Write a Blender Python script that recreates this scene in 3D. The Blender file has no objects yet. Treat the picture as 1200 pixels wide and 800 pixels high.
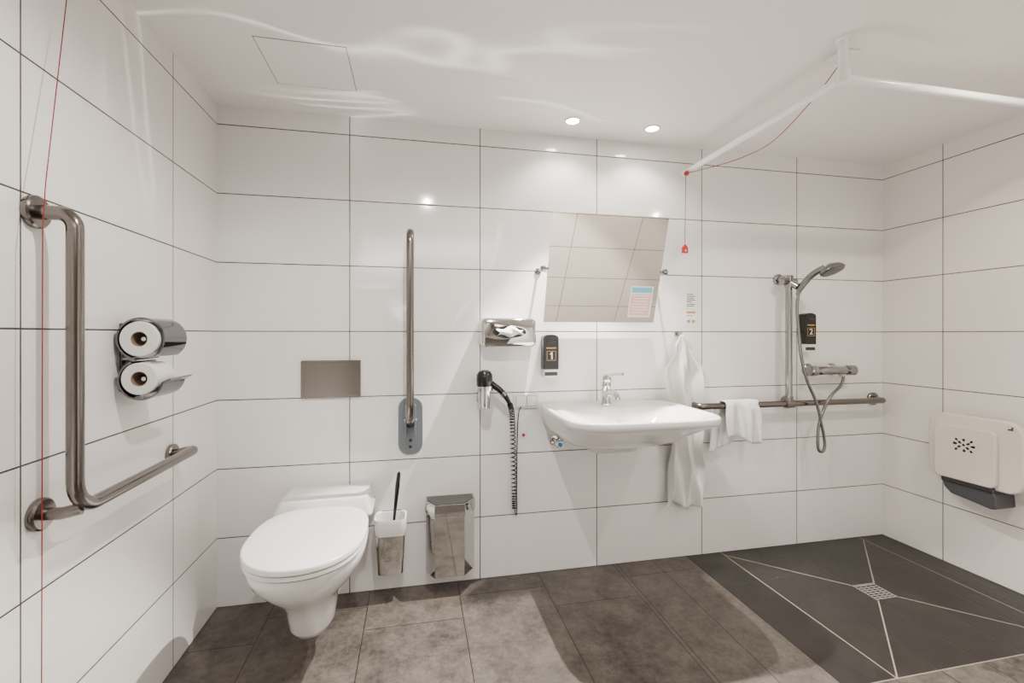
import bpy, bmesh, math, random
from mathutils import Vector, Matrix
random.seed(3)
COL = bpy.context.scene.collection
W, H = 3.553, 2.185
pi = math.pi

# ------------------------------------------------------------ materials
class NT:
    def __init__(s, name):
        s.mat = bpy.data.materials.new(name); s.mat.use_nodes = True
        s.t = s.mat.node_tree; s.b = s.t.nodes['Principled BSDF']
    def n(s, typ, **kw):
        nd = s.t.nodes.new(typ)
        for k, v in kw.items(): setattr(nd, k, v)
        return nd
    def set(s, sock, v):
        if isinstance(v, (int, float)): sock.default_value = v
        elif isinstance(v, (tuple, list)): sock.default_value = v
        else: s.t.links.new(v, sock)
    def m(s, op, a, b=None, c=None):
        nd = s.n('ShaderNodeMath', operation=op)
        s.set(nd.inputs[0], a)
        if b is not None: s.set(nd.inputs[1], b)
        if c is not None: s.set(nd.inputs[2], c)
        return nd.outputs[0]
    def mix(s, f, a, b):
        nd = s.n('ShaderNodeMix', data_type='RGBA')
        s.set(nd.inputs[0], f)
        s.set(nd.inputs[6], a if not isinstance(a, tuple) else (*a, 1))
        s.set(nd.inputs[7], b if not isinstance(b, tuple) else (*b, 1))
        return nd.outputs[2]
    def noise(s, scale, detail=4, vec=None, rough=.5):
        nd = s.n('ShaderNodeTexNoise'); nd.inputs['Scale'].default_value = scale
        nd.inputs['Detail'].default_value = detail; nd.inputs['Roughness'].default_value = rough
        if vec is not None: s.t.links.new(vec, nd.inputs['Vector'])
        return nd.outputs['Fac']
    def pos(s):
        return s.n('ShaderNodeNewGeometry').outputs['Position']
    def bump(s, h, strength=.2, dist=.01):
        nd = s.n('ShaderNodeBump'); nd.inputs['Strength'].default_value = strength
        nd.inputs['Distance'].default_value = dist
        s.t.links.new(h, nd.inputs['Height']); s.t.links.new(nd.outputs[0], s.b.inputs['Normal'])

def pm(name, col, rough=.4, metal=0., var=.06, scale=25, bump=0., coat=0., emit=None, es=0., rv=.02):
    k = NT(name)
    tc = k.n('ShaderNodeTexCoord').outputs['Object']
    nf = k.noise(scale, 3, tc)
    c2 = tuple(max(0, c * (1 - var)) for c in col)
    k.set(k.b.inputs['Base Color'], k.mix(nf, c2, tuple(col)))
    k.set(k.b.inputs['Roughness'], k.m('ADD', k.m('MULTIPLY', nf, rv), max(0, rough - rv / 2)))
    k.b.inputs['Metallic'].default_value = metal
    k.b.inputs['Coat Weight'].default_value = coat
    if bump: k.bump(nf, bump, .005)
    if emit:
        k.b.inputs['Emission Color'].default_value = (*emit, 1); k.b.inputs['Emission Strength'].default_value = es
    return k.mat

def tile_mat(name, axis, off, w, warm=1.):
    k = NT(name); p = k.pos()
    sp = k.n('ShaderNodeSeparateXYZ'); k.t.links.new(p, sp.inputs[0])
    a = sp.outputs[axis]; z = sp.outputs[2]
    da = k.m('PINGPONG', k.m('SUBTRACT', a, off), w / 2)
    dz = k.m('PINGPONG', z, .15)
    d = k.m('MINIMUM', da, dz)
    g = k.m('LESS_THAN', d, .0021)
    nf = k.noise(3, 2, p)
    tilec = k.mix(nf, (.80, .79 * warm, .775 * warm * warm), (.86, .85 * warm, .84 * warm * warm))
    k.set(k.b.inputs['Base Color'], k.mix(g, tilec, (.035, .028, .022)))
    k.set(k.b.inputs['Roughness'], k.m('ADD', k.m('MULTIPLY', g, .6), .09))
    k.b.inputs['Specular IOR Level'].default_value = .65
    h = k.m('MINIMUM', k.m('MULTIPLY', d, 200), 1.)
    hh = k.m('ADD', h, k.m('MULTIPLY', k.noise(5, 1, p), .3))
    k.bump(hh, .25, .002)
    return k.mat

def floor_mat():
    k = NT('floor_tile'); p = k.pos()
    sp = k.n('ShaderNodeSeparateXYZ'); k.t.links.new(p, sp.inputs[0])
    X, Y = sp.outputs[0], sp.outputs[1]
    m = k.m
    main = m('LESS_THAN', X, 1.85)
    dA = m('PINGPONG', m('SUBTRACT', X, .24), .2)
    dB = m('PINGPONG', m('SUBTRACT', X, 2.06), .1)
    dX = m('ADD', m('MULTIPLY', dA, main), m('MULTIPLY', dB, m('SUBTRACT', 1, main)))
    col = m('FLOOR', m('DIVIDE', m('SUBTRACT', X, .24), .4))
    yy = m('ADD', m('ADD', Y, m('MULTIPLY', m('MODULO', m('ADD', col, 4), 2), .16)), .13)
    dY = m('PINGPONG', yy, .6)
    row = m('FLOOR', m('DIVIDE', yy, 1.2))
    d = m('MINIMUM', dX, dY)
    g = m('LESS_THAN', d, .0018)
    wn = k.n('ShaderNodeTexWhiteNoise', noise_dimensions='2D')
    cb = k.n('ShaderNodeCombineXYZ'); k.set(cb.inputs[0], col); k.set(cb.inputs[1], row)
    k.t.links.new(cb.outputs[0], wn.inputs['Vector'])
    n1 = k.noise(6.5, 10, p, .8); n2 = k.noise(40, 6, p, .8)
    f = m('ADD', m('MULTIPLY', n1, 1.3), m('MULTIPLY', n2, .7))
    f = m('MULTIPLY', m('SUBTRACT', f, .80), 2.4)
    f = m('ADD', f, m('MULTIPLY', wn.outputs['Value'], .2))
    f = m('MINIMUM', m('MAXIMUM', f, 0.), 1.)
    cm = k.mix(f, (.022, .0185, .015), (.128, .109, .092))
    cm = k.mix(g, cm, (.012, .010, .008))
    # shower
    sh = m('MULTIPLY', m('GREATER_THAN', X, 2.26), m('GREATER_THAN', Y, -.94))
    ax = m('ABSOLUTE', m('SUBTRACT', X, 2.925)); ay = m('ABSOLUTE', m('ADD', Y, .485))
    sq = m('MAXIMUM', ax, ay)
    insq = m('LESS_THAN', sq, .455)
    dg = m('MULTIPLY', m('LESS_THAN', m('ABSOLUTE', m('SUBTRACT', ax, ay)), .0036), insq)
    e1 = m('LESS_THAN', m('ABSOLUTE', m('SUBTRACT', X, 2.47)), .0024)
    e2 = m('LESS_THAN', m('ABSOLUTE', m('SUBTRACT', X, 3.38)), .0024)
    e3 = m('LESS_THAN', m('ABSOLUTE', m('ADD', Y, .94)), .004)
    ln = m('MAXIMUM', m('MAXIMUM', dg, e1), m('MAXIMUM', e2, e3))
    cs = k.mix(f, (.0075, .0064, .0055), (.021, .0175, .015))
    cs = k.mix(ln, cs, (.26, .22, .175))
    k.set(k.b.inputs['Base Color'], k.mix(sh, cm, cs))
    k.set(k.b.inputs['Roughness'], m('ADD', m('MULTIPLY', n2, .25), .30))
    k.bump(m('ADD', m('MULTIPLY', n2, .3), m('MINIMUM', m('MULTIPLY', d, 150), 1.)), .2, .003)
    return k.mat

M = {}
M['back'] = tile_mat('wall_tile_back', 0, .549, .602)
M['left'] = tile_mat('wall_tile_left', 1, -.369, .648, .98)  # warm light on this side wall is put into the tile colour
M['right'] = tile_mat('wall_tile_right', 1, -.320, .602, .965)  # warmer light at this end is mixed into the tile colour
M['front'] = tile_mat('wall_tile_front', 0, .38, .602)
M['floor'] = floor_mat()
M['ceil'] = pm('ceiling_paint', (.89, .855, .825), .45, var=.02, scale=4)
M['plaster'] = pm('hall_plaster', (.50, .46, .42), .7)
M['ceramic'] = pm('white_ceramic', (.80, .79, .78), .07, coat=.5, var=.01)
M['plastic'] = pm('white_plastic', (.80, .79, .77), .2, var=.01)
M['powder'] = pm('white_powder_coat', (.90, .895, .88), .25, var=.01, coat=.3)
M['chrome'] = pm('chrome', (.68, .675, .67), .06, 1., var=.03)
M['chromed'] = pm('darker_chrome', (.34, .335, .33), .11, 1., var=.05)  # chrome with a darker base colour
M['hood'] = pm('dark_chrome_hood', (.18, .18, .185), .05, 1., var=.03)
M['polish'] = pm('polished_steel', (.66, .65, .64), .05, 1., var=.04, scale=6)
M['lid_dark'] = pm('dark_lid_steel', (.13, .125, .12), .25, 1., var=.05, scale=6)
M['brush'] = pm('brushed_steel', (.22, .20, .185), .22, 1., var=.12, scale=60)
M['brush2'] = pm('satin_steel_plate', (.27, .245, .225), .22, 1., var=.10, scale=5)
M['cool'] = pm('cool_grey_steel', (.28, .32, .36), .33, .8, var=.03, scale=5)
M['mirror'] = pm('mirror_glass', (.66, .60, .535), .0, 1., var=.0, rv=0)
M['black'] = pm('black_plastic', (.006, .006, .006), .22, var=.1)
M['dark'] = pm('dark_grey_plastic', (.022, .022, .026), .4)
M['grey'] = pm('grey_plastic', (.055, .058, .065), .35)
M['hose'] = pm('grey_hose', (.22, .215, .21), .24, .85)
M['red'] = pm('red_plastic', (.46, .003, .008), .4)
M['pink'] = pm('pink_print', (.74, .42, .40), .5)
M['redline'] = pm('red_cord', (.24, .003, .006), .6)
M['gold'] = pm('gold_print', (.50, .30, .08), .4)
M['orange'] = pm('orange_print', (.60, .22, .08), .4)
M['paper'] = pm('tissue_paper', (.84, .83, .81), .9, bump=.2, scale=60)
M['card'] = pm('cardboard', (.24, .17, .12), .9)
M['towel'] = pm('terry_towel', (.84, .83, .81), .95, bump=.8, scale=260)
M['cream'] = pm('cream_plastic', (.74, .68, .58), .35)
M['blue'] = pm('blue_print', (.02, .26, .60), .4)
M['pale'] = pm('teal_print', (.16, .48, .56), .4)
M['green'] = pm('green_print', (.16, .34, .18), .5)
M['label'] = pm('white_label', (.84, .83, .81), .5)
M['ink'] = pm('dark_ink', (.06, .06, .06), .6)
M['gap'] = pm('dark_gap', (.010, .009, .008), .8)
M['lens'] = pm('lamp_lens', (1, .95, .9), .3, emit=(1, .95, .88), es=90.)

# ------------------------------------------------------------ geometry helpers (world coordinates)
def box(x0, x1, y0, y1, z0, z1):
    v = [(x, y, z) for z in (z0, z1) for y in (y0, y1) for x in (x0, x1)]
    f = [(0, 2, 3, 1), (4, 5, 7, 6), (0, 1, 5, 4), (2, 6, 7, 3), (0, 4, 6, 2), (1, 3, 7, 5)]
    return v, f
def join(*gs):
    V, F = [], []
    for v, f in gs:
        o = len(V); V += [tuple(p) for p in v]; F += [tuple(i + o for i in q) for q in f]
    return V, F
def loft(rings, cap0=True, cap1=True, closed=True):
    n = len(rings[0]); V = [tuple(p) for r in rings for p in r]; F = []
    for i in range(len(rings) - 1):
        for j in range(n if closed else n - 1):
            a = i * n + j; b = i * n + (j + 1) % n
            F.append((a, b, b + n, a + n))
    if cap0: F.append(tuple(range(n))[::-1])
    if cap1: F.append(tuple((len(rings) - 1) * n + j for j in range(n)))
    return V, F
def sweep(pts, r, n=16, cap=True):
    pts = [Vector(p) for p in pts]
    rr = r if isinstance(r, (list, tuple)) else [r] * len(pts)
    T = []
    for i in range(len(pts)):
        a = pts[max(i - 1, 0)]; b = pts[min(i + 1, len(pts) - 1)]
        T.append((b - a).normalized())
    up = Vector((0, 0, 1)) if abs(T[0].z) < .9 else Vector((1, 0, 0))
    N = (up - T[0] * up.dot(T[0])).normalized(); rings = []
    for i, p in enumerate(pts):
        N = (N - T[i] * N.dot(T[i])).normalized(); B = T[i].cross(N)
        rings.append([p + (N * math.cos(2 * pi * j / n) + B * math.sin(2 * pi * j / n)) * rr[i] for j in range(n)])
    return loft(rings, cap, cap)
def fillet(pts, rad, seg=8):
    P = [Vector(p) for p in pts]; out = [P[0]]
    for i in range(1, len(P) - 1):
        a, b, c = P[i - 1], P[i], P[i + 1]
        d = min(rad, (a - b).length * .49, (c - b).length * .49)
        s = b + (a - b).normalized() * d; e = b + (c - b).normalized() * d
        h1 = s + (b - s) * .55; h2 = e + (b - e) * .55
        for q in range(seg + 1):
            t = q / seg
            out.append(s * (1 - t) ** 3 + h1 * 3 * t * (1 - t) ** 2 + h2 * 3 * t * t * (1 - t) + e * t ** 3)
    out.append(P[-1]); return out
def catmull(pts, n=10):
    P = [Vector(p) for p in pts]; P = [P[0] * 2 - P[1]] + P + [P[-1] * 2 - P[-2]]; out = []
    for i in range(1, len(P) - 2):
        for q in range(n):
            t = q / n; a, b, c, d = P[i - 1], P[i], P[i + 1], P[i + 2]
            out.append(.5 * ((2 * b) + (c - a) * t + (2 * a - 5 * b + 4 * c - d) * t * t + (3 * b - a - 3 * c + d) * t ** 3))
    out.append(P[-2]); return out
def lathe(prof, c, axis=(0, 0, 1), n=32, cap=True):
    ax = Vector(axis).normalized(); c = Vector(c)
    up = Vector((0, 0, 1)) if abs(ax.z) < .9 else Vector((1, 0, 0))
    A = (up - ax * up.dot(ax)).normalized(); B = ax.cross(A)
    rings = [[c + ax * h + (A * math.cos(2 * pi * j / n) + B * math.sin(2 * pi * j / n)) * max(r, 1e-4) for j in range(n)] for r, h in prof]
    return loft(rings, cap, cap)
def ring_tube(prof, c, axis, n=32):   # closed profile lathe (hollow)
    return lathe(prof + [prof[0]], c, axis, n, cap=False)
def sgnp(v, e): return math.copysign(abs(v) ** e, v)
def sering(cx, cy, hx, hy, z, e=2., eb=None, N=48):
    out = []
    for j in range(N):
        t = 2 * pi * j / N; c, s = math.cos(t), math.sin(t)
        ex = (eb if (eb and s > 0) else e)
        out.append((cx + hx * sgnp(c, 2 / ex), cy + hy * sgnp(s, 2 / ex), z))
    return out
def rrect(cx, cy, w, h, r, seg=6):
    out = []
    for (sx, sy, a0) in ((1, 1, 0), (-1, 1, 90), (-1, -1, 180), (1, -1, 270)):
        for q in range(seg + 1):
            a = math.radians(a0 + 90 * q / seg)
            out.append((cx + sx * (w / 2 - r) + r * math.cos(a), cy + sy * (h / 2 - r) + r * math.sin(a)))
    return out
def prism(poly, axis, a0, a1):
    def mp(p, a):
        return {'x': (a, p[0], p[1]), 'y': (p[0], a, p[1]), 'z': (p[0], p[1], a)}[axis]
    return loft([[mp(p, a0) for p in poly], [mp(p, a1) for p in poly]])
def sheet(prof, t, axis, a0, a1):     # thin bent plate; prof open 2D polyline
    P = [Vector(p) for p in prof]; A, B = [], []
    for i in range(len(P)):
        d = (P[min(i + 1, len(P) - 1)] - P[max(i - 1, 0)]).normalized(); nrm = Vector((-d.y, d.x))
        A.append(P[i] + nrm * t / 2); B.append(P[i] - nrm * t / 2)
    n = len(P)
    def mp(p, a): return {'x': (a, p[0], p[1]), 'y': (p[0], a, p[1]), 'z': (p[0], p[1], a)}[axis]
    V = [mp(p, a0) for p in A] + [mp(p, a0) for p in B] + [mp(p, a1) for p in A] + [mp(p, a1) for p in B]
    F = []
    for i in range(n - 1):
        F += [(i, i + 1, n + i + 1, n + i), (2 * n + i, 3 * n + i, 3 * n + i + 1, 2 * n + i + 1),
              (i, 2 * n + i, 2 * n + i + 1, i + 1), (n + i, n + i + 1, 3 * n + i + 1, 3 * n + i)]
    F += [(0, n, 3 * n, 2 * n), (n - 1, 3 * n - 1, 4 * n - 1, 2 * n - 1)]
    return V, F
def arc(cx, cy, r, a0, a1, n=24):
    return [(cx + r * math.cos(math.radians(a0 + (a1 - a0) * i / n)), cy + r * math.sin(math.radians(a0 + (a1 - a0) * i / n))) for i in range(n + 1)]
def grid(fn, nu, nv):
    V = [fn(i / nu, j / nv) for j in range(nv + 1) for i in range(nu + 1)]
    F = [(j * (nu + 1) + i, j * (nu + 1) + i + 1, (j + 1) * (nu + 1) + i + 1, (j + 1) * (nu + 1) + i) for j in range(nv) for i in range(nu)]
    return V, F
def place(g, mat):
    return [tuple(mat @ Vector(p)) for p in g[0]], g[1]

def thing(name, label, cat, loc, group=None):
    o = bpy.data.objects.new(name, None); o.empty_display_size = .05; o.location = loc
    COL.objects.link(o); o['label'] = label; o['category'] = cat
    if group: o['group'] = group
    return o
def origin_of(o):
    v = Vector(o.location)
    while o.parent is not None:
        o = o.parent; v += Vector(o.location)
    return v
def mk(name, g, mat, parent=None, label=None, cat=None, smooth=True, bevel=0., seg=3, sub=0, solid=0., kind=None, sharp=38):
    V, F = g
    if parent is not None: org = origin_of(parent)
    else:
        xs = [v[0] for v in V]; ys = [v[1] for v in V]; zs = [v[2] for v in V]
        org = Vector(((min(xs) + max(xs)) / 2, (min(ys) + max(ys)) / 2, min(zs)))
    me = bpy.data.meshes.new(name)
    me.from_pydata([tuple(Vector(v) - org) for v in V], [], F)
    bm = bmesh.new(); bm.from_mesh(me)
    bmesh.ops.recalc_face_normals(bm, faces=bm.faces); bm.to_mesh(me); bm.free()
    if smooth:
        for p in me.polygons: p.use_smooth = True
        if not bevel and not sub: me.set_sharp_from_angle(angle=math.radians(sharp))
    me.materials.append(mat)
    o = bpy.data.objects.new(name, me); COL.objects.link(o)
    if parent is not None: o.parent = parent
    else: o.location = org
    if solid:
        s = o.modifiers.new('solid', 'SOLIDIFY'); s.thickness = solid; s.offset = 0
    if bevel:
        b = o.modifiers.new('bevel', 'BEVEL'); b.width = bevel; b.segments = seg; b.limit_method = 'ANGLE'; b.harden_normals = True
    if sub:
        s = o.modifiers.new('sub', 'SUBSURF'); s.levels = sub; s.render_levels = sub
    if label: o['label'] = label
    if cat: o['category'] = cat
    if kind: o['kind'] = kind
    return o
def textg(s, size, depth):
    cu = bpy.data.curves.new('t', 'FONT'); cu.body = s; cu.size = size; cu.extrude = depth; cu.align_x = 'CENTER'; cu.align_y = 'CENTER'
    ob = bpy.data.objects.new('t', cu); COL.objects.link(ob)
    bpy.context.view_layer.update()
    dg = bpy.context.evaluated_depsgraph_get(); me = bpy.data.meshes.new_from_object(ob.evaluated_get(dg))
    V = [tuple(v.co) for v in me.vertices]; F = [tuple(p.vertices) for p in me.polygons]
    bpy.data.objects.remove(ob); bpy.data.meshes.remove(me)
    return V, F
def wall_text(s, size, x, y, z):
    return place(textg(s, size, .0004), Matrix.Translation((x, y, z)) @ Matrix.Rotation(pi / 2, 4, 'X'))
WY = .0008   # backs of wall-mounted things sit just inside the tile face

# ------------------------------------------------------------ room shell
YB = -3.3
def struct(name, g, mat):
    return mk(name, g, mat, smooth=False, kind='structure')
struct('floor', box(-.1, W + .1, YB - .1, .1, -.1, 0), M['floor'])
struct('ceiling', box(-.1, W + .1, YB - .1, .1, H, H + .1), M['ceil'])
struct('wall_back', box(-.1, W + .1, 0, .1, 0, H), M['back'])
struct('wall_left', box(-.1, 0, YB - .1, 0, 0, H), M['left'])
struct('wall_right', box(W, W + .1, YB - .1, 0, 0, H), M['right'])
struct('wall_front', join(box(0, .28, -1.9, -1.8, 0, H), box(1.66, W, -1.9, -1.8, 0, H), box(.28, 1.66, -1.9, -1.8, 2.08, H)), M['front'])
struct('wall_hall', box(0, W, YB - .1, YB, 0, H), M['plaster'])

# ceiling hatch
t = thing('ceiling_access_hatch', 'white square flush access hatch in the plaster ceiling', 'hatch', (.46, -.385, H))
def frame(x0, x1, y0, y1, w, z0, z1):
    return join(box(x0, x1, y0, y0 + w, z0, z1), box(x0, x1, y1 - w, y1, z0, z1), box(x0, x0 + w, y0 + w, y1 - w, z0, z1), box(x1 - w, x1, y0 + w, y1 - w, z0, z1))
mk('hatch_gap', frame(.308, .608, -.535, -.235, .002, H - .0008, H - .0001), M['grey'], t, smooth=False)
mk('hatch_panel', box(.311, .605, -.532, -.238, H - .0015, H - .0001), M['ceil'], t, smooth=False)

# downlights: (energy, cone, size, tilt_x, tilt_y, blend, colour) per lamp
WARM = (1, .87, .73); NEU = (1, .95, .89)
def downlight(x, y, lamps):
    t = thing('recessed_downlight', 'small round recessed ceiling spotlight, lit warm white', 'ceiling light', (x, y, H), 'recessed ceiling spotlights')
    mk('trim_ring', ring_tube([(.028, -.0005), (.037, -.0005), (.037, -.004), (.030, -.006)], (x, y, H), (0, 0, 1)), M['powder'], t)
    mk('lamp_lens', lathe([(.028, -.0005), (.028, -.003), (.015, -.0045), (.001, -.005)], (x, y, H)), M['lens'], t)
    for e, ang, size, tx, ty, bl, cl in lamps:
        l = bpy.data.lights.new('lamp_light', 'SPOT'); l.energy = e; l.spot_size = math.radians(ang); l.spot_blend = bl
        l.shadow_soft_size = size; l.color = cl
        o = bpy.data.objects.new('lamp_light', l); COL.objects.link(o); o.parent = t; o.location = (0, 0, -.012 - size * .2)
        o.rotation_euler = (math.radians(tx), math.radians(ty), 0)
downlight(1.562, -.176, [(390, 84, .010, -24, 3, .22, NEU), (13, 130, .02, 0, 0, .6, NEU)])
downlight(1.965, -.178, [(150, 88, .010, -26, 0, .25, NEU), (13, 130, .02, 0, 0, .6, NEU)])
downlight(.93, -1.28, [(68, 165, .008, 0, 0, .5, NEU)])
downlight(2.80, -1.28, [(38, 165, .008, 0, 0, .5, WARM)])
# unseen fill light added behind the doorway, shining into the room
al = bpy.data.lights.new('hall_fill_light', 'AREA'); al.shape = 'RECTANGLE'; al.size = 1.4; al.size_y = .5; al.energy = 14; al.color = (1, .93, .86)
ao = bpy.data.objects.new('hall_fill_light', al); COL.objects.link(ao); ao.location = (1.0, -2.7, H - .03); ao.rotation_euler = (math.radians(35), 0, 0)
ao['label'] = 'added soft fill light behind the doorway, unseen'; ao['category'] = 'ceiling light'
# added spot with a noise pattern, imitating reflected ripples on the ceiling
gl = bpy.data.lights.new('added_ripple_light', 'SPOT'); gl.energy = 75; gl.spot_size = math.radians(86); gl.spot_blend = .5; gl.shadow_soft_size = .003; gl.color = (1, .97, .93)
gl.use_nodes = True; nt = gl.node_tree; em = nt.nodes['Emission']
def GN(t_, **kw):
    nd = nt.nodes.new(t_)
    for a_, b_ in kw.items(): setattr(nd, a_, b_)
    return nd
def GM(op, a, b=None):
    nd = GN('ShaderNodeMath', operation=op)
    for i, v in enumerate((a, b)):
        if v is None: continue
        if isinstance(v, (int, float)): nd.inputs[i].default_value = v
        else: nt.links.new(v, nd.inputs[i])
    return nd.outputs[0]
tcn = GN('ShaderNodeTexCoord'); sx_ = GN('ShaderNodeSeparateXYZ'); nt.links.new(tcn.outputs['Normal'], sx_.inputs[0])
gu = GM('DIVIDE', sx_.outputs[0], sx_.outputs[2]); gv = GM('DIVIDE', sx_.outputs[1], sx_.outputs[2])
cbn = GN('ShaderNodeCombineXYZ'); nt.links.new(GM('MULTIPLY', gu, .8), cbn.inputs[0]); nt.links.new(GM('MULTIPLY', gv, 2.4), cbn.inputs[1])
nz = GN('ShaderNodeTexNoise'); nz.inputs['Scale'].default_value = 1.7; nz.inputs['Detail'].default_value = 1.0; nz.inputs['Distortion'].default_value = .9
nt.links.new(cbn.outputs[0], nz.inputs['Vector'])
nz2 = GN('ShaderNodeTexNoise'); nz2.inputs['Scale'].default_value = 2.3; nz2.inputs['Detail'].default_value = 0; nt.links.new(cbn.outputs[0], nz2.inputs['Vector'])
rid = GM('POWER', GM('MAXIMUM', GM('SUBTRACT', 1.0, GM('MULTIPLY', GM('ABSOLUTE', GM('SUBTRACT', nz.outputs['Fac'], .5)), 20.)), 0.), 2.)
msk = GM('MINIMUM', GM('MAXIMUM', GM('MULTIPLY', GM('SUBTRACT', nz2.outputs['Fac'], .47), 9.), 0.), 1.)
nt.links.new(GM('MULTIPLY', rid, msk), em.inputs['Strength'])
go = bpy.data.objects.new('added_ripple_light', gl); COL.objects.link(go); go.location = (.80, -.45, .62); go.rotation_euler = (pi, 0, 0)
go['label'] = 'added unseen spot casting a ripple pattern onto the ceiling'; go['category'] = 'light'

w = bpy.data.worlds.new('World'); bpy.context.scene.world = w; w.use_nodes = True
w.node_tree.nodes['Background'].inputs[0].default_value = (1, .96, .92, 1); w.node_tree.nodes['Background'].inputs[1].default_value = .5

# ------------------------------------------------------------ left wall: grab bar
BR = .0165
t = thing('angled_grab_bar', 'L-shaped brushed stainless steel grab bar on the tiled wall', 'grab bar', (0, -.99, .78))
pts = fillet([(.012, -.985, 1.463), (.082, -.985, 1.463), (.082, -.985, 1.35)], .05, 8)[:-1] + \
      fillet([(.082, -.985, 1.35), (.082, -.985, .782), (.082, -.6, .782)], .07, 8)[1:-1] + \
      fillet([(.082, -.6, .782), (.082, -.39, .782), (.012, -.39, .765)], .035, 8)[1:]
mk('bar', sweep(pts, BR, 20), M['brush'], t)
mk('bar_stub', sweep([(.012, -.972, .778), (.05, -.975, .778), (.084, -.968, .784)], .014, 16), M['brush'], t)
for (yy, zz) in ((-.985, 1.463), (-.972, .778), (-.39, .765)):
    mk('flange', lathe([(.036, .0005), (.037, .004), (.037, .012), (.033, .016), (.017, .017)], (0, yy, zz), (1, 0, 0)), M['brush'], t)

# toilet roll holder
t = thing('toilet_roll_holder', 'double chrome toilet roll holder with dark reflective curved hoods', 'toilet roll holder', (.005, -.64, 1.0))
y0, y1 = -.706, -.575
mk('back_plate', box(.0005, .008, y0 + .03, y1 - .03, 1.02, 1.22), M['hood'], t, bevel=.002)
mk('cover', sheet(arc(.07, 1.174, .060, 255, -55, 44), .005, 'y', y0, y1), M['hood'], t)
mk('cover', sheet(arc(.07, 1.056, .056, 115, 350, 40) + [(.134, 1.052), (.146, 1.058)], .005, 'y', y0, y1), M['hood'], t)
for zz in (1.174, 1.058):
    mk('spindle', sweep([(.009, -.59, zz), (.05, -.59, zz), (.07, -.60, zz), (.07, -.69, zz)], .006, 12), M['chrome'], t)
for zz, rr, lb in ((1.174, .050, 'full white toilet paper roll in the upper holder'), (1.060, .046, 'slightly used white toilet paper roll in the lower holder')):
    r_ = thing('toilet_paper_roll', lb, 'toilet paper', (.07, -.66, zz - rr), 'toilet paper rolls in the holder')
    mk('paper', ring_tube([(.0215, -.713), (rr - .002, -.713), (rr, -.711), (rr, -.612), (.0215, -.612)], (.07, 0, zz), (0, 1, 0), 40), M['paper'], r_)
    mk('cardboard_core', ring_tube([(.0195, -.712), (.0213, -.712), (.0213, -.613), (.0195, -.613)], (.07, 0, zz), (0, 1, 0), 32), M['card'], r_)

# emergency cord along left wall
t = thing('emergency_pull_cord', 'thin red emergency cord hanging down beside the grab bar', 'emergency cord', (.05, -1.05, 0))
mk('cord', sweep([(.02, -.905, H - .012), (.03, -.929, 1.983), (.055, -1.03, 1.52), (.06, -1.046, 1.42), (.06, -1.05, .06)], .0011, 8), M['redline'], t)
mk('ceiling_switch', lathe([(.03, 0), (.03, -.01), (.02, -.02), (.004, -.022)], (.035, -.90, H - .0005)), M['powder'], t)
mk('pull_grip', prism([(.035, .03), (.085, .03), (.06, .075)], 'y', -1.055, -1.045), M['red'], t, bevel=.003)

# ------------------------------------------------------------ toilet
TX = .470
t = thing('wall_hung_toilet', 'white ceramic wall-hung toilet with closed lid', 'toilet', (TX, -.3, .08))
def tr(z, yf, yb, hw, e=2.1, eb=2.8): return sering(TX, (yf + yb) / 2, hw, (yb - yf) / 2, z, e, eb)
bowl = loft([tr(.114, -.46, -.34, .045), tr(.118, -.488, -.32, .064), tr(.142, -.508, -.28, .078), tr(.19, -.526, -.24, .084), tr(.24, -.556, -.20, .094),
             tr(.288, -.603, -.18, .124), tr(.33, -.655, -.17, .158), tr(.37, -.694, -.165, .183), tr(.40, -.711, -.16, .193), tr(.43, -.717, -.16, .197), tr(.436, -.713, -.165, .19)])
mk('bowl', bowl, M['ceramic'], t, sharp=60)
def ysec(y, ht, hb, zt, zb, hm):
    pts = []
    for j in range(40):
        a = 2 * pi * j / 40; c, s = math.cos(a), math.sin(a)
        zz = (zt + zb) / 2 + (zt - zb) / 2 * sgnp(s, .45)
        f = min(1., max(0., (zz - zb) / (zt - zb))); hw = hb + (ht - hb) * f ** hm
        pts.append((TX + hw * sgnp(c, .45), y, zz))
    return pts
body = loft([ysec(WY, .17, .095, .445, .14, .8), ysec(-.10, .175, .09, .445, .14, .8), ysec(-.22, .18, .085, .435, .14, .8), ysec(-.34, .15, .07, .43, .14, .8)])
mk('wall_body', body, M['ceramic'], t, sharp=60)
def dk(hx, yf, z, r): return [(p[0], p[1], z) for p in rrect(TX, (yf + WY) / 2, 2 * hx, WY - yf, r, 5)]
deck = loft([dk(.192, -.205, .425, .016), dk(.196, -.212, .434, .018), dk(.192, -.209, .448, .018), dk(.176, -.193, .492, .018), dk(.173, -.190, .498, .016), dk(.168, -.185, .5005, .013)])
mk('rear_deck', deck, M['ceramic'], t, sharp=35)
def sr(z, s, yf=-.727, yb=-.208, hw=.199): 
    c = (yf + yb) / 2; return sering(TX, c, hw * s, (yb - yf) / 2 * s, z, 2.15, 3.0)
mk('seat_gap_shade', loft([sr(.4355, .955), sr(.4635, .955)]), M['dark'], t, sharp=40)  # dark core filling the seat and lid gaps, in place of their shade
mk('seat', loft([sr(.4405, .98), sr(.4415, .99), sr(.453, .99), sr(.4545, .985)]), M['plastic'], t, sharp=40)
mk('lid', loft([sr(.4590, .99), sr(.4600, 1.003), sr(.473, 1.005), sr(.4770, .995), sr(.4785, .97), sr(.4790, .6), sr(.4793, .2)]), M['plastic'], t, sharp=50)
for dx in (-.08, .08):
    mk('hinge', sweep([(TX + dx - .02, -.216, .460), (TX + dx + .02, -.216, .460)], .010, 16), M['plastic'], t)

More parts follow.
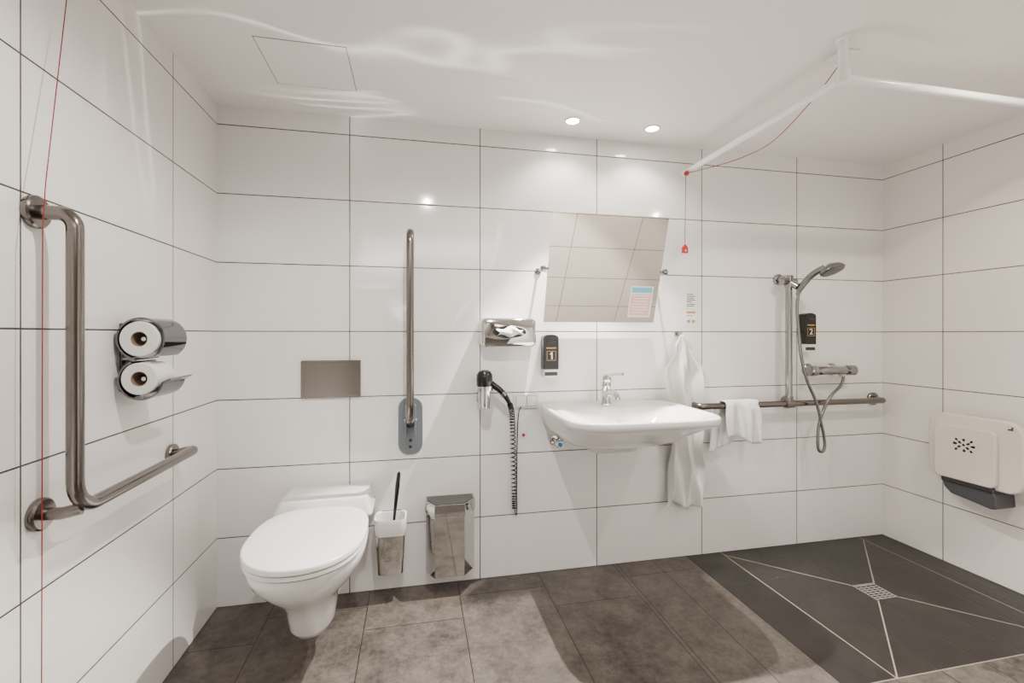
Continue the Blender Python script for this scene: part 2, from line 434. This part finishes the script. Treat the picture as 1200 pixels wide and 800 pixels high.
# flush plate
t = thing('flush_plate', 'rectangular brushed steel toilet flush plate on the tiles', 'flush plate', (.47, 0, .898))
mk('plate', box(.342, .598, -.012, WY, .898, 1.069), M['brush2'], t, bevel=.003)
mk('push_panel', box(.352, .588, -.016, -.012, .908, 1.059), M['brush2'], t, bevel=.002)

# fold-up grab bar
t = thing('fold_up_support_rail', 'brushed steel fold-up support rail in raised position', 'grab bar', (.821, 0, .623))
FX = .821
pts = fillet([(FX, -.045, .80), (FX, -.060, 1.64), (FX, -.175, 1.64), (FX, -.155, .83), (FX, -.045, .77)], .055, 10)
mk('rail', sweep(pts, .0165, 20), M['brush'], t)
mk('wall_plate', prism(rrect(FX, .757, .112, .268, .05, 10), 'y', -.008, WY), M['cool'], t, bevel=.002)
mk('hinge_bracket', join(box(FX - .024, FX - .018, -.07, -.008, .72, .86), box(FX + .018, FX + .024, -.07, -.008, .72, .86)), M['cool'], t, bevel=.002)
mk('hinge_pin', sweep([(FX - .028, -.045, .79), (FX + .028, -.045, .79)], .009, 16), M['chrome'], t)
for zz in (.66, .69):
    mk('screw', lathe([(.007, 0), (.007, .003), (.004, .004)], (FX, -.008, zz), (0, -1, 0), 16), M['dark'], t)

# toilet brush
t = thing('toilet_brush_holder', 'chrome wall holder with white rimmed cup for the toilet brush', 'toilet brush holder', (.735, -.06, .12))
bx = .735
def rr_(w, d, z, r=.022, cy=-.066): return [(p[0], p[1], z) for p in rrect(bx, cy, w, d, r)]
mk('chrome_sleeve', loft([rr_(.110, .100, .122), rr_(.114, .104, .126), rr_(.130, .121, .295), rr_(.124, .115, .295), rr_(.108, .098, .13)]), M['polish'], t, sharp=50)
mk('wall_bracket', box(bx - .045, bx + .045, -.010, WY, .16, .37), M['chrome'], t, bevel=.002)
mk('white_cup', loft([rr_(.098, .088, .135), rr_(.116, .106, .285), rr_(.136, .122, .305, .028), rr_(.142, .126, .362, .03), rr_(.140, .124, .368, .03), rr_(.122, .106, .364, .026), rr_(.106, .092, .28), rr_(.09, .08, .16)]), M['ceramic'], t, sharp=60)
t = thing('toilet_brush', 'black toilet brush standing in its holder', 'toilet brush', (.74, -.066, .17))
mk('handle', sweep([(.738, -.066, .20), (.748, -.066, .34), (.757, -.066, .43), (.764, -.066, .50), (.770, -.066, .555), (.771, -.066, .563)], [.005, .0055, .008, .010, .008, .003], 14), M['black'], t)
mk('bristle_head', lathe([(.012, 0), (.032, .01), (.034, .05), (.028, .075), (.008, .085)], (.738, -.066, .172), (.07, 0, 1), 24), M['dark'], t)

# waste bin
t = thing('wall_waste_bin', 'polished steel wall-mounted waste bin with faceted front', 'waste bin', (1.0, 0, .085))
poly = [(.892, WY), (.892, -.055), (.930, -.125), (1.062, -.125), (1.115, -.055), (1.115, WY)]
mk('body', prism(poly, 'z', .088, .362), M['polish'], t, bevel=.0015, smooth=False)
polyl = [(.887, WY), (.887, -.058), (.926, -.131), (1.066, -.131), (1.120, -.058), (1.120, WY)]
lid = loft([[(x, y, .365) for x, y in polyl], [(x, y, .382) for x, y in polyl], [(1.0 + (x - 1.0) * .985, y * .97, .418) for x, y in polyl]])
mk('lid', lid, M['polish'], t, bevel=.0015, smooth=False)
mk('lid_opening_dark', loft([[(1.0 + (x - 1.0) * .92, -.008 + (y * .87), z) for x, y in polyl] for z in (.4175, .4205)]), M['lid_dark'], t, smooth=False)  # dark sheet set on top in place of the lid's dark opening

# tissue dispenser
t = thing('tissue_dispenser', 'chrome wall box dispensing white paper tissues', 'tissue dispenser', (1.28, 0, 1.125))
def td(y, w_, h_, r): return [(p[0], y, p[1]) for p in rrect(1.2775, 1.195, w_, h_, r, 8)]
mk('box', loft([td(WY, .269, .140, .028), td(-.070, .269, .140, .028), td(-.084, .262, .133, .026), td(-.092, .246, .118, .022)]), M['polish'], t, sharp=60)
rg = ring_tube([(.5, 0), (.55, 0), (.55, .3), (.5, .3)], (0, 0, 0), (0, -1, 0), 40)
mk('opening_rim', ([(1.278 + p[0] * .16, -.0915 + p[1] * .012, 1.197 + p[2] * .056) for p in rg[0]], rg[1]), M['chrome'], t)
mk('opening', ([(1.278 + math.cos(a) * .081, -.0928, 1.197 + math.sin(a) * .028) for a in [2 * pi * i / 32 for i in range(32)]], [tuple(range(32))]), M['dark'], t, smooth=False)
def tis(u, v):
    x = 1.218 + .12 * u + .008 * math.sin(v * 7)
    z = 1.180 + .042 * v * (1 - .5 * abs(u - .45)) + .007 * math.sin(u * 9 + v * 3)
    y = -.096 - .024 * math.sin(pi * v) - .005 * math.sin(u * 14 + v * 5)
    return (x, y, z)
mk('tissue', grid(tis, 22, 10), M['paper'], t, solid=.001)

# hair dryer
t = thing('hair_dryer', 'compact black wall-mounted hair dryer with chrome nozzle and coiled cord', 'hair dryer', (1.165, 0, .31))
hx = 1.160
mk('wall_holder', join(box(hx - .025, hx + .025, -.02, WY, .86, .98), box(hx - .012, hx + .012, -.05, -.02, .90, .93)), M['chromed'], t, bevel=.003)
mk('holder_ring', ring_tube([(.036, -.010), (.039, -.010), (.039, .010), (.036, .010)], (hx, -.085, .935), (0, 0, 1)), M['chrome'], t)
mk('barrel', lathe([(.012, 0), (.028, -.006), (.037, -.022), (.0385, -.05), (.036, -.085), (.032, -.095)], (hx, -.085, 1.02)), M['black'], t)
mk('nozzle', lathe([(.031, -.095), (.031, -.12), (.026, -.165), (.026, -.178), (.020, -.182)], (hx, -.085, 1.02)), M['chrome'], t)
hpts = catmull([(hx + .022, -.085, .960), (1.205, -.087, .945), (1.235, -.088, .922), (1.262, -.088, .890), (1.278, -.085, .862)], 6)
mk('handle', sweep(hpts, [.017 - .007 * (i / 24) ** 1.2 for i in range(25)], 16), M['black'], t)
mk('handle_band', sweep(catmull([(1.243, -.088, .914), (1.256, -.088, .898)], 4), .0155, 16), M['chromed'], t)
cpath = catmull([(1.278, -.084, .864), (1.294, -.065, .815), (1.305, -.035, .71), (1.310, -.03, .56), (1.314, -.03, .42), (1.316, -.03, .335)], 80)
hel = []
for i, p in enumerate(cpath):
    a = i * .56
    T_ = (cpath[min(i + 1, len(cpath) - 1)] - cpath[max(i - 1, 0)]).normalized()
    A_ = Vector((0, 1, 0)).cross(T_).normalized(); B_ = T_.cross(A_)
    rr0 = .012 * min(1, i / 14)
    hel.append(p + A_ * math.cos(a) * rr0 + B_ * math.sin(a) * rr0)
mk('coiled_cord', sweep(hel, .0026, 6), M['black'], t)
mk('supply_cord', sweep(catmull([(1.318, -.03, .34), (1.320, -.028, .312), (1.328, -.02, .318), (1.330, -.012, .45), (1.334, -.010, .70), (1.340, -.012, .80), (1.35, -.02, .83)], 8), .0024, 8), M['black'], t)

# socket
t = thing('wall_socket', 'white rectangular power socket plate on the tiles', 'socket', (1.376, 0, .82))
mk('plate', box(1.315, 1.442, -.012, WY, .822, .892), M['plastic'], t, bevel=.004)
mk('insert', box(1.327, 1.375, -.015, -.012, .832, .882), M['plastic'], t, bevel=.002)
mk('insert', box(1.382, 1.430, -.015, -.012, .832, .882), M['plastic'], t, bevel=.002)
mk('insert_gap', join(box(1.3255, 1.3765, -.0126, -.0119, .8305, .8835), box(1.3805, 1.4315, -.0126, -.0119, .8305, .8835)), M['grey'], t, smooth=False)
t = thing('red_indicator', 'tiny red indicator on a small white cap', 'indicator', (1.366, 0, .675))
mk('cap', prism(rrect(1.366, .69, .030, .034, .006), 'y', -.006, WY), M['plastic'], t, bevel=.001)
mk('light', lathe([(.008, 0), (.008, .003), (.003, .004)], (1.366, -.006, .69), (0, -1, 0), 16), M['red'], t)

# soap dispensers
def dispenser(x0, x1, z0, zm, z1, num, lb):
    cx = (x0 + x1) / 2; w_ = x1 - x0
    t = thing('soap_dispenser', lb, 'soap dispenser', (cx, 0, z0), 'numbered wall soap dispensers')
    pol = [(x0, zm - .004), (x1, zm - .004)] + [(cx + w_ / 2 * math.cos(a), z1 - .022 + .022 * sgnp(math.sin(a), .6)) for a in [pi * i / 12 for i in range(13)]]
    mk('holder', prism(pol, 'y', -.055, WY), M['black'], t, bevel=.004)
    mk('bottle', prism(rrect(cx, (z0 + zm) / 2, w_ * .9, zm - z0, .006), 'y', -.05, -.006), M['label'], t, bevel=.004)
    mk('bottle_band', box(cx - w_ * .42, cx + w_ * .42, -.0512, -.0495, z0 + .012, z0 + .030), M['dark'], t, smooth=False)
    zc = zm + (z1 - zm) * .38; s = .023
    a_ = -.0562; b2 = -.055; g_ = .0018
    mk('gold_frame', frame_xz(cx - s, cx + s, zc - s, zc + s, g_, a_, b2), M['gold'], t, smooth=False)
    if num == '1':
        g = prism([(cx - .001, zc - .016), (cx + .006, zc - .016), (cx + .006, zc + .017), (cx - .0005, zc + .017), (cx - .009, zc + .009), (cx - .006, zc + .005), (cx - .001, zc + .009)], 'y', -.0564, -.055)
    else:
        g = wall_text(num, .046, cx, -.0558, zc)
    mk('number', g, M['label'], t, smooth=False)
    mk('label_strip', box(cx - w_ * .32, cx + w_ * .32, -.0562, -.055, zc + s + .012, zc + s + .018), M['gold'], t, smooth=False)
    mk('push_button', box(cx - w_ * .3, cx + w_ * .3, -.0585, -.055, z1 - .040, z1 - .028), M['dark'], t, bevel=.001)
def frame_xz(x0, x1, z0, z1, g_, ya, yb):
    return join(box(x0, x1, ya, yb, z1 - g_, z1), box(x0, x1, ya, yb, z0, z0 + g_), box(x0, x0 + g_, ya, yb, z0, z1), box(x1 - g_, x1, ya, yb, z0, z1))
dispenser(1.456, 1.533, .972, 1.018, 1.185, '1', 'black soap dispenser with number one in a gold frame')
dispenser(2.962, 3.034, 1.085, 1.135, 1.305, '2', 'black soap dispenser with number two in a gold frame')

# ------------------------------------------------------------ mirror
t = thing('tilting_mirror', 'rectangular wall mirror tilted forward on side pivots', 'mirror', (1.76, 0, 1.248))
mx0, mx1 = 1.462, 2.055
pb = Vector((0, -.022, 1.248)); pt_ = Vector((0, -.177, 1.7545)); dn = (pt_ - pb).normalized(); nn = Vector((0, dn.z, -dn.y))  # towards wall
def mbox(x0, x1, s0, s1, d0, d1):   # s along mirror height, d along normal (+ = towards room)
    V, F = box(x0, x1, 0, 1, 0, 1)
    out = []
    for (x, yv, zv) in V:
        p = pb + dn * (s0 if zv == 0 else s1) - nn * (d1 if yv == 0 else d0)
        out.append((x, p.y, p.z))
    return out, F
ML = (pt_ - pb).length
mk('backing_panel', mbox(mx0 + .004, mx1 - .004, .004, ML - .004, -.008, -.001), M['brush2'], t, smooth=False)
mk('glass', mbox(mx0, mx1, 0, ML, -.001, .003), M['mirror'], t, smooth=False)
for xx, sg in ((mx0, -1), (mx1, 1)):
    mk('pivot_arm', sweep(fillet([(xx + sg * .022, WY, 1.50), (xx + sg * .022, -.1, 1.50), (xx - sg * .004, -.106, 1.50)], .012), .006, 12), M['chromed'], t)
    mk('pivot_knob', lathe([(.006, -.012), (.015, -.010), (.016, .008), (.010, .014)], (xx + sg * .022, -.1, 1.50), (sg, 0, 0), 24), M['chromed'], t)
    mk('pivot_rosette', lathe([(.016, 0), (.016, .005), (.008, .008)], (xx + sg * .022, -.0005, 1.50), (0, -1, 0), 24), M['chromed'], t)

# stickers
s0, s1 = .03, .19
t = thing('mirror_sticker', 'white information sticker with teal heading and pink text', 'sticker', (1.97, -.05, 1.278))
mk('paper', mbox(1.905, 2.028, s0, s1, .0032, .0036), M['label'], t, smooth=False)
mk('teal_heading', mbox(1.911, 2.022, s1 - .034, s1 - .006, .0036, .0039), M['pale'], t, smooth=False)
mk('pink_panel', mbox(1.911, 2.022, s0 + .006, s1 - .040, .0036, .0039), M['pink'], t, smooth=False)
bars = []
for i, (a, b) in enumerate(((.12, .86), (.16, .84), (.14, .8), (.14, .86), (.12, .82), (.15, .8), (.14, .7))):
    sx = s1 - .047 - i * .0145
    bars.append(mbox(1.905 + .123 * a, 1.905 + .123 * b, sx - .004, sx, .0039, .0042))
mk('text_lines', join(*bars), M['label'], t, smooth=False)
t = thing('wall_sticker', 'small white notice with dark text on the tiles', 'sticker', (2.289, 0, 1.33))
mk('paper', box(2.258, 2.320, -.0012, WY, 1.325, 1.412), M['label'], t, smooth=False)
mk('print', join(*[box(2.264, 2.264 + l, -.0017, -.0012, z, z + .004) for l, z in ((.04, 1.398), (.05, 1.388), (.045, 1.378), (.05, 1.368), (.03, 1.358), (.05, 1.345), (.042, 1.335))]), M['ink'], t, smooth=False)
t = thing('wall_sticker', 'small notice with orange heading and grey print on the tiles', 'sticker', (2.289, 0, 1.24))
mk('paper', box(2.258, 2.320, -.0012, WY, 1.238, 1.315), M['label'], t, smooth=False)
mk('orange_print', join(box(2.262, 2.316, -.0017, -.0012, 1.299, 1.309), box(2.264, 2.3, -.0017, -.0012, 1.285, 1.289)), M['orange'], t, smooth=False)
mk('green_print', box(2.266, 2.284, -.0017, -.0012, 1.248, 1.264), M['green'], t, smooth=False)
mk('yellow_print', box(2.294, 2.312, -.0017, -.0012, 1.248, 1.264), M['gold'], t, smooth=False)

# ------------------------------------------------------------ washbasin
SX = 1.777; ZT = .845
t = thing('wash_basin', 'wide white ceramic wall-mounted wash basin with shallow bowl', 'sink', (SX, 0, .685))
def sk(z, hw, yf, yb=WY, e=5., cx=SX, eb=9.): return sering(cx, (yf + yb) / 2, hw, (yb - yf) / 2, z, e, eb, 72)
rings = [sk(.676, .12, -.28, -.04, 3), sk(.678, .19, -.32, -.01, 3), sk(.690, .245, -.355, WY, 3), sk(.720, .295, -.405, WY, 3), sk(.755, .318, -.465, WY, 3.4),
         sk(.790, .330, -.535, WY, 4.2), sk(.810, .336, -.568), sk(.820, .338, -.580), sk(.838, .338, -.582), sk(.844, .334, -.578), sk(.8455, .326, -.570),
         sk(.842, .316, -.556, -.022), sk(.838, .308, -.545, -.03), sk(.836, .30, -.535, -.14, 3.6, eb=4), sk(.825, .288, -.52, -.15, 3.4, eb=3.6), sk(.805, .27, -.49, -.17, 3, eb=3),
         sk(.775, .225, -.445, -.19, 2.6, eb=2.6), sk(.745, .16, -.385, -.21, 2.3, eb=2.3), sk(.728, .05, -.32, -.24, 2, eb=2)]
mk('basin', loft(rings), M['ceramic'], t, sharp=75)
mk('drain_plug', lathe([(.03, 0), (.03, .003), (.02, .005), (.002, .006)], (SX, -.28, .7285)), M['chrome'], t)
mk('underside_trap', loft([[(p[0], p[1], z) for p in rrect(SX - .03, -.17, w_, d_, .03)] for w_, d_, z in ((.20, .14, .640), (.22, .16, .645), (.24, .20, .682))]), M['plastic'], t, sharp=50)
mk('waste_pipe', sweep(fillet([(SX - .03, -.17, .66), (SX - .03, -.10, .655), (SX - .03, WY, .655)], .03), .014, 16), M['chrome'], t)
t = thing('angle_valve', 'chrome angle valve with blue cap below the basin', 'valve', (1.53, -.03, .64))
VZ = .652
mk('body', join(sweep([(1.53, WY, VZ), (1.53, -.065, VZ)], .011, 16), sweep([(1.53, -.04, VZ), (1.56, -.04, VZ + .004), (1.60, -.04, VZ + .022)], .006, 10), lathe([(.026, 0), (.026, .004), (.012, .006)], (1.53, -.0005, VZ), (0, -1, 0))), M['chrome'], t)
mk('knob', lathe([(.014, 0), (.019, .004), (.019, .022), (.015, .026)], (1.53, -.06, VZ), (0, -1, 0), 20), M['chrome'], t)
mk('blue_cap', lathe([(.012, 0), (.012, .004), (.006, .005)], (1.53, -.086, VZ), (0, -1, 0), 20), M['blue'], t)

t = thing('basin_mixer_tap', 'chrome single-lever mixer tap on the wash basin', 'tap', (SX - .01, -.085, .845))
fx = SX - .012
mk('body', lathe([(.027, -.002), (.027, .006), (.023, .014), (.0215, .05), (.023, .085), (.025, .10), (.020, .112)], (fx, -.085, .843), (0, -.06, 1), 32), M['chrome'], t)
mk('spout', sweep(catmull([(fx, -.085, .885), (fx, -.14, .905), (fx, -.19, .905), (fx, -.215, .895), (fx, -.222, .88)], 6), [.02] * 4 + [.017] * 8 + [.015] * 6 + [.0135] * 7, 18), M['chrome'], t)
mk('lever_cap', lathe([(.021, .112), (.024, .118), (.023, .135), (.014, .146), (.002, .149)], (fx, -.085, .843), (0, -.1, 1), 32), M['chrome'], t)
mk('lever', sweep([(fx, -.095, .978), (fx + .008, -.14, .992), (fx + .016, -.20, 1.0), (fx + .02, -.235, 1.003)], [.010, .007, .006, .007], 14), M['chrome'], t)
mk('plug_rod', sweep([(fx, -.05, .844), (fx, -.05, .90), (fx, -.05, .907)], [.0025, .0025, .006], 10), M['chrome'], t)

# ------------------------------------------------------------ towels and hook
HK = 2.205
t = thing('towel_hook', 'small chrome wall hook holding a towel', 'hook', (HK, 0, 1.17))
mk('rosette', lathe([(.014, -WY), (.014, .005), (.008, .007)], (HK, 0, 1.19), (0, -1, 0), 20), M['chromed'], t)
mk('hook_arm', sweep(catmull([(HK, -.005, 1.19), (HK, -.03, 1.183), (HK, -.042, 1.19), (HK, -.045, 1.203)], 5), .005, 10), M['chromed'], t)
def lerp(tab, v):
    for i in range(len(tab) - 1):
        if v <= tab[i + 1][0]:
            f = (v - tab[i][0]) / (tab[i + 1][0] - tab[i][0]); f = f * f * (3 - 2 * f)
            return tab[i][1] + (tab[i + 1][1] - tab[i][1]) * f
    return tab[-1][1]
def towel(u, v):
    z = 1.185 - v * .895
    L = lerp(((0, 2.194), (.08, 2.155), (.22, 2.100), (.42, 2.118), (.6, 2.136), (.8, 2.122), (1, 2.110)), v)
    R = lerp(((0, 2.216), (.08, 2.270), (.22, 2.340), (.42, 2.328), (.6, 2.305), (.8, 2.322), (1, 2.332)), v)
    x = L + (R - L) * u
    a = min(1, v * 4)
    ph = 1.2 * math.sin(v * 6) + v * 1.5
    y = -.050 - .024 * a * math.sin(u * 14 + ph) - .012 * a * math.sin(u * 27 - v * 9) - .007 * a * math.sin(v * 21 + u * 9)
    y = min(y, -.008)
    x += .009 * math.sin(u * 14 + ph + 1.5) * a + .004 * math.sin(v * 17) * a
    z += .014 * math.sin(u * 7) * v - .12 * max(0, u - .55) * min(1, v * 1.5) * (1 - v)
    return (x, y, z)
mk('hanging_towel', grid(towel, 64, 90), M['towel'], label='white terry towel hanging in folds from a wall hook', cat='towel', solid=.004)

# shower grab bar
t = thing('shower_grab_rail', 'long horizontal brushed steel grab rail with upright shower bar', 'grab bar', (2.86, 0, .80))
GZ = .808
mk('horizontal_rail', sweep(fillet([(2.285, -.012, GZ + .006), (2.285, -.08, GZ + .003), (3.475, -.08, GZ), (3.475, -.012, GZ)], .03), .0165, 20), M['brush'], t)
for xx in (2.285, 2.885, 3.475):
    mk('flange', lathe([(.036, -WY), (.037, .004), (.037, .012), (.033, .016), (.017, .017)], (xx, 0, GZ), (0, -1, 0)), M['brush'], t)
mk('post', sweep([(2.885, -.012, GZ), (2.885, -.08, GZ)], .0135, 16), M['brush'], t)
RX = 2.830
mk('upright_bar', sweep(fillet([(RX, -.08, GZ), (RX, -.08, 1.492), (RX, -.012, 1.492)], .03), .0175, 18), M['chromed'], t)
mk('rail_joint', join(sweep([(RX - .026, -.08, GZ), (RX + .026, -.08, GZ)], .022, 20), lathe([(.021, 0), (.021, .04), (.018, .045)], (RX, -.08, GZ))), M['brush'], t)
mk('flange', lathe([(.030, -WY), (.030, .012), (.025, .016), (.015, .017)], (RX, 0, 1.492), (0, -1, 0)), M['chromed'], t)

def drape(u, v):
    path = [(-.048, .560), (-.046, .66), (-.052, .76), (-.056, .815), (-.064, .833), (-.08, .8395), (-.096, .833), (-.105, .815), (-.112, .75), (-.114, .650)]
    s = v * (len(path) - 1); i = min(int(s), len(path) - 2); f = s - i
    y = path[i][0] + (path[i + 1][0] - path[i][0]) * f; z = path[i][1] + (path[i + 1][1] - path[i][1]) * f
    xl = 2.362 + .060 * min(1, v * 1.8) + .006 * math.sin(v * 19); xr = 2.50 + .130 * min(1, v * 1.7) + .006 * math.sin(v * 23 + 1)
    x = xl + (xr - xl) * u
    am = abs(v - .5) * 2
    if v > .5:
        y += (.009 * math.sin(u * 12 + v * 4) + .006 * math.sin(u * 25 - v * 7) - .004) * am ** 1.1
        z += (-.030 * u + .016 * math.sin(u * 6)) * am
    else:
        y += (.007 * math.sin(u * 11 + 3) + .004 * math.sin(u * 23)) * am ** 1.4
        z += (.05 * u) * am
    return (x, y, z)
mk('folded_towel', grid(drape, 36, 64), M['towel'], label='small white crumpled towel draped over the steel grab rail', cat='towel', solid=.005)

# hand shower
t = thing('hand_shower', 'chrome hand shower on slider with grey metal hose', 'shower', (2.9, -.1, .54))
mk('slider', join(sweep([(RX - .045, -.08, 1.472), (RX + .04, -.08, 1.472)], .020, 20), sweep([(RX, -.08, 1.44), (RX, -.08, 1.505)], .023, 20), sweep([(RX + .005, -.085, 1.468), (RX + .018, -.125, 1.440)], [.017, .019], 18)), M['chromed'], t)
hp = catmull([(2.845, -.122, 1.395), (2.851, -.135, 1.43), (2.868, -.165, 1.478), (2.885, -.20, 1.51), (2.90, -.235, 1.528)], 6)
mk('handle', sweep(hp, [.010 + .006 * min(1, i / 8) for i in range(len(hp))], 16), M['hose'], t)
hd = Vector((.15, -.45, -1)).normalized()
mk('shower_head', lathe([(.010, -.028), (.022, -.022), (.045, -.010), (.056, .002), (.058, .012), (.053, .016)], (2.915, -.262, 1.520), hd, 36), M['hose'], t)
mk('spray_face', lathe([(.051, .016), (.051, .0185), (.002, .0185)], (2.915, -.262, 1.520), hd, 36), M['grey'], t)
hz = [(2.846, -.125, 1.392), (2.840, -.125, 1.33), (2.845, -.125, 1.24), (2.868, -.125, 1.06), (2.90, -.127, .94), (2.955, -.13, .823), (2.99, -.13, .70), (3.012, -.128, .60), (3.005, -.126, .555), (2.978, -.124, .56), (2.972, -.124, .62), (2.985, -.124, .72), (3.05, -.122, .84), (3.13, -.112, .90), (3.165, -.10, .945), (3.165, -.088, .965)]
mk('hose', sweep(catmull(hz, 10), .0078, 12), M['hose'], t)

# thermostatic mixer
t = thing('shower_mixer', 'chrome horizontal thermostatic shower mixer on the tiles', 'shower mixer', (3.1, 0, .96))
MZ = .985
mk('body', lathe([(.022, 0), (.0245, .004), (.0245, .20), (.022, .204)], (3.005, -.08, MZ), (1, 0, 0), 28), M['chromed'], t)
mk('temperature_knob', lathe([(.022, 0), (.029, .004), (.029, .046), (.024, .052)], (3.209, -.08, MZ), (1, 0, 0), 28), M['chromed'], t)
mk('flow_knob', lathe([(.022, 0), (.029, .004), (.029, .036), (.024, .042)], (3.005, -.08, MZ), (-1, 0, 0), 28), M['chromed'], t)
for xx in (3.025, 3.185):
    mk('wall_connection', join(lathe([(.036, -WY), (.036, .005), (.024, .016), (.014, .02)], (xx, 0, MZ), (0, -1, 0)), sweep([(xx, -.01, MZ), (xx, -.075, MZ)], .013, 16)), M['chromed'], t)
mk('hose_outlet', sweep([(3.165, -.083, .975), (3.165, -.088, .950)], .010, 14), M['chromed'], t)

# ------------------------------------------------------------ shower curtain rail
t = thing('shower_curtain_rail', 'white tubular corner curtain rail with ceiling post', 'curtain rail', (2.25, -.936, 2.04))
RZ = 2.046
mk('rail_tube', sweep([(2.248, WY, RZ), (2.248, -.936, RZ)], .0145, 18), M['powder'], t)
mk('rail_tube', sweep([(2.248, -.936, RZ), (W + WY, -.936, RZ)], .0145, 18), M['powder'], t)
mk('ceiling_post', sweep([(2.248, -.936, RZ - .012), (2.248, -.936, H + WY)], .0155, 18), M['powder'], t)
mk('corner_joint', lathe([(.014, -.022), (.021, -.018), (.021, .03), (.014, .034)], (2.248, -.936, RZ)), M['powder'], t)
mk('ceiling_cap', lathe([(.024, -.0005), (.024, -.012), (.014, -.016)], (2.248, -.936, H)), M['powder'], t)
mk('wall_cap', lathe([(.022, .0005), (.022, .012), (.0125, .016)], (2.248, 0, RZ), (0, -1, 0)), M['powder'], t)
mk('wall_cap', lathe([(.022, .0005), (.022, .012), (.0125, .016)], (W, -.936, RZ), (-1, 0, 0)), M['powder'], t)
t = thing('emergency_pull_cord', 'red emergency cord draped from ceiling switch, ending in a red grip', 'emergency cord', (2.25, -.05, 1.6))
mk('switch_plate', box(2.295, 2.375, -.89, -.81, H - .012, H - .0005), M['powder'], t, bevel=.003)
mk('switch_body', lathe([(.02, -.012), (.02, -.02), (.006, -.026)], (2.335, -.85, H)), M['powder'], t)
cord = catmull([(2.335, -.85, H - .024), (2.29, -.764, 2.054), (2.275, -.598, 1.977), (2.268, -.45, 1.972), (2.265, -.314, 1.988), (2.245, -.12, 2.018), (2.232, -.06, 2.026)], 8) + [Vector((2.226, -.052, 2.02)), Vector((2.222, -.05, 1.65))]
mk('cord', sweep(cord, .0017, 8), M['redline'], t)
mk('cord_knot', lathe([(.004, -.012), (.012, -.008), (.013, .004), (.005, .012)], (2.230, -.052, 2.028), (0, 0, 1), 16), M['red'], t)
gx = 2.222
mk('pull_grip', prism([(gx - .017, 1.610), (gx + .017, 1.610), (gx + .015, 1.64), (gx + .002, 1.656), (gx - .002, 1.656), (gx - .015, 1.64)], 'y', -.057, -.043), M['red'], t, bevel=.003)
mk('grip_mark', prism([(gx - .005, 1.619), (gx + .005, 1.619), (gx, 1.630)], 'y', -.0585, -.057), M['label'], t, smooth=False)

# ------------------------------------------------------------ shower seat on right wall
t = thing('folding_shower_seat', 'cream plastic folding shower seat folded up against tiles', 'shower seat', (W, -.52, .38))
def xprism(poly, x0, x1): return prism(poly, 'x', x0, x1)
sxa = 3.445
mk('backrest_panel', xprism(rrect(-.52, .630, .385, .325, .065, 8), sxa, sxa + .035), M['cream'], t, bevel=.010)
mk('seat_panel', xprism(rrect(-.495, .610, .255, .265, .03, 8), sxa - .022, sxa + .002), M['cream'], t, bevel=.008)
mk('wall_spacer', join(box(sxa + .034, W + WY, -.62, -.56, .50, .74), box(sxa + .034, W + WY, -.46, -.40, .50, .74)), M['grey'], t, bevel=.004)
mk('hinge_bracket', xprism([(-.622, .388), (-.60, .380), (-.435, .402), (-.405, .43), (-.398, .47), (-.60, .47), (-.618, .445)], sxa - .012, W + WY), M['grey'], t, bevel=.008)
mk('bracket_dark_strip', box(sxa - .020, sxa + .0, -.61, -.40, .457, .482), M['dark'], t, bevel=.005)  # dark strip along the bracket's upper edge
pet = []
def petal(cy, cz, ang, l, w_):
    pts = []
    for i in range(16):
        a = 2 * pi * i / 16; p = (l * math.cos(a), w_ * math.sin(a) * (1 + .35 * math.cos(a)))
        pts.append((cy + p[0] * math.cos(ang) - p[1] * math.sin(ang), cz + p[0] * math.sin(ang) + p[1] * math.cos(ang)))
    return xprism(pts, sxa - .0228, sxa - .0215)
for (cy, cz, ang, l, w_) in ((0, .002, .4, .0062, .0058), (-.018, .010, 2.6, .0085, .0050), (.016, .012, .6, .0080, .0052), (.018, -.008, -.5, .0085, .0050), (-.015, -.010, -2.5, .0080, .0052),
                             (0, .026, 1.57, .0070, .0062), (-.002, -.024, -1.57, .0075, .0062), (.036, .004, .1, .0095, .0060), (-.037, .001, 3.1, .0100, .0058), (.030, .024, .7, .0070, .0050),
                             (-.031, .023, 2.4, .0075, .0050), (.031, -.022, -.7, .0080, .0050), (-.030, -.023, -2.4, .0070, .0050)):
    pet.append(petal(-.50 + cy, .652 + cz, ang, l, w_))
mk('drain_slots', join(*pet), M['gap'], t, smooth=False)
mk('printed_mark', xprism([(-.675, .755), (-.655, .755), (-.655, .762), (-.668, .764), (-.668, .772), (-.675, .772)], sxa - .0006, sxa + .0002), M['ink'], t, smooth=False)

# floor drain
t = thing('floor_drain', 'square stainless steel drain grate in the dark shower floor', 'floor drain', (2.905, -.485, 0))
dx, dy, hs = 2.915, -.485, .060
mk('frame', frame(dx - hs, dx + hs, dy - hs, dy + hs, .008, .0003, .003), M['chrome'], t, smooth=False)
mk('pan', box(dx - hs + .008, dx + hs - .008, dy - hs + .008, dy + hs - .008, .0003, .001), M['gap'], t, smooth=False)
b_ = [box(dx - hs + .008, dx + hs - .008, dy - hs + .013 + i * .0150, dy - hs + .021 + i * .0150, .001, .003) for i in range(7)]
b_ += [box(dx - .030 + i * .027, dx - .024 + i * .027, dy - hs + .008, dy + hs - .008, .001, .0031) for i in range(3)]
mk('grate', join(*b_), M['chrome'], t, smooth=False)

# ------------------------------------------------------------ camera
cam = bpy.data.cameras.new('Camera'); co = bpy.data.objects.new('Camera', cam); COL.objects.link(co)
cam.sensor_width = 36; cam.lens = 36 * 540 / 1200; cam.shift_y = -9 / 1200; cam.clip_start = .02
co.location = (.842, -2.221, 1.189); co.rotation_euler = (pi / 2, 0, -math.radians(11.88))
bpy.context.scene.camera = co
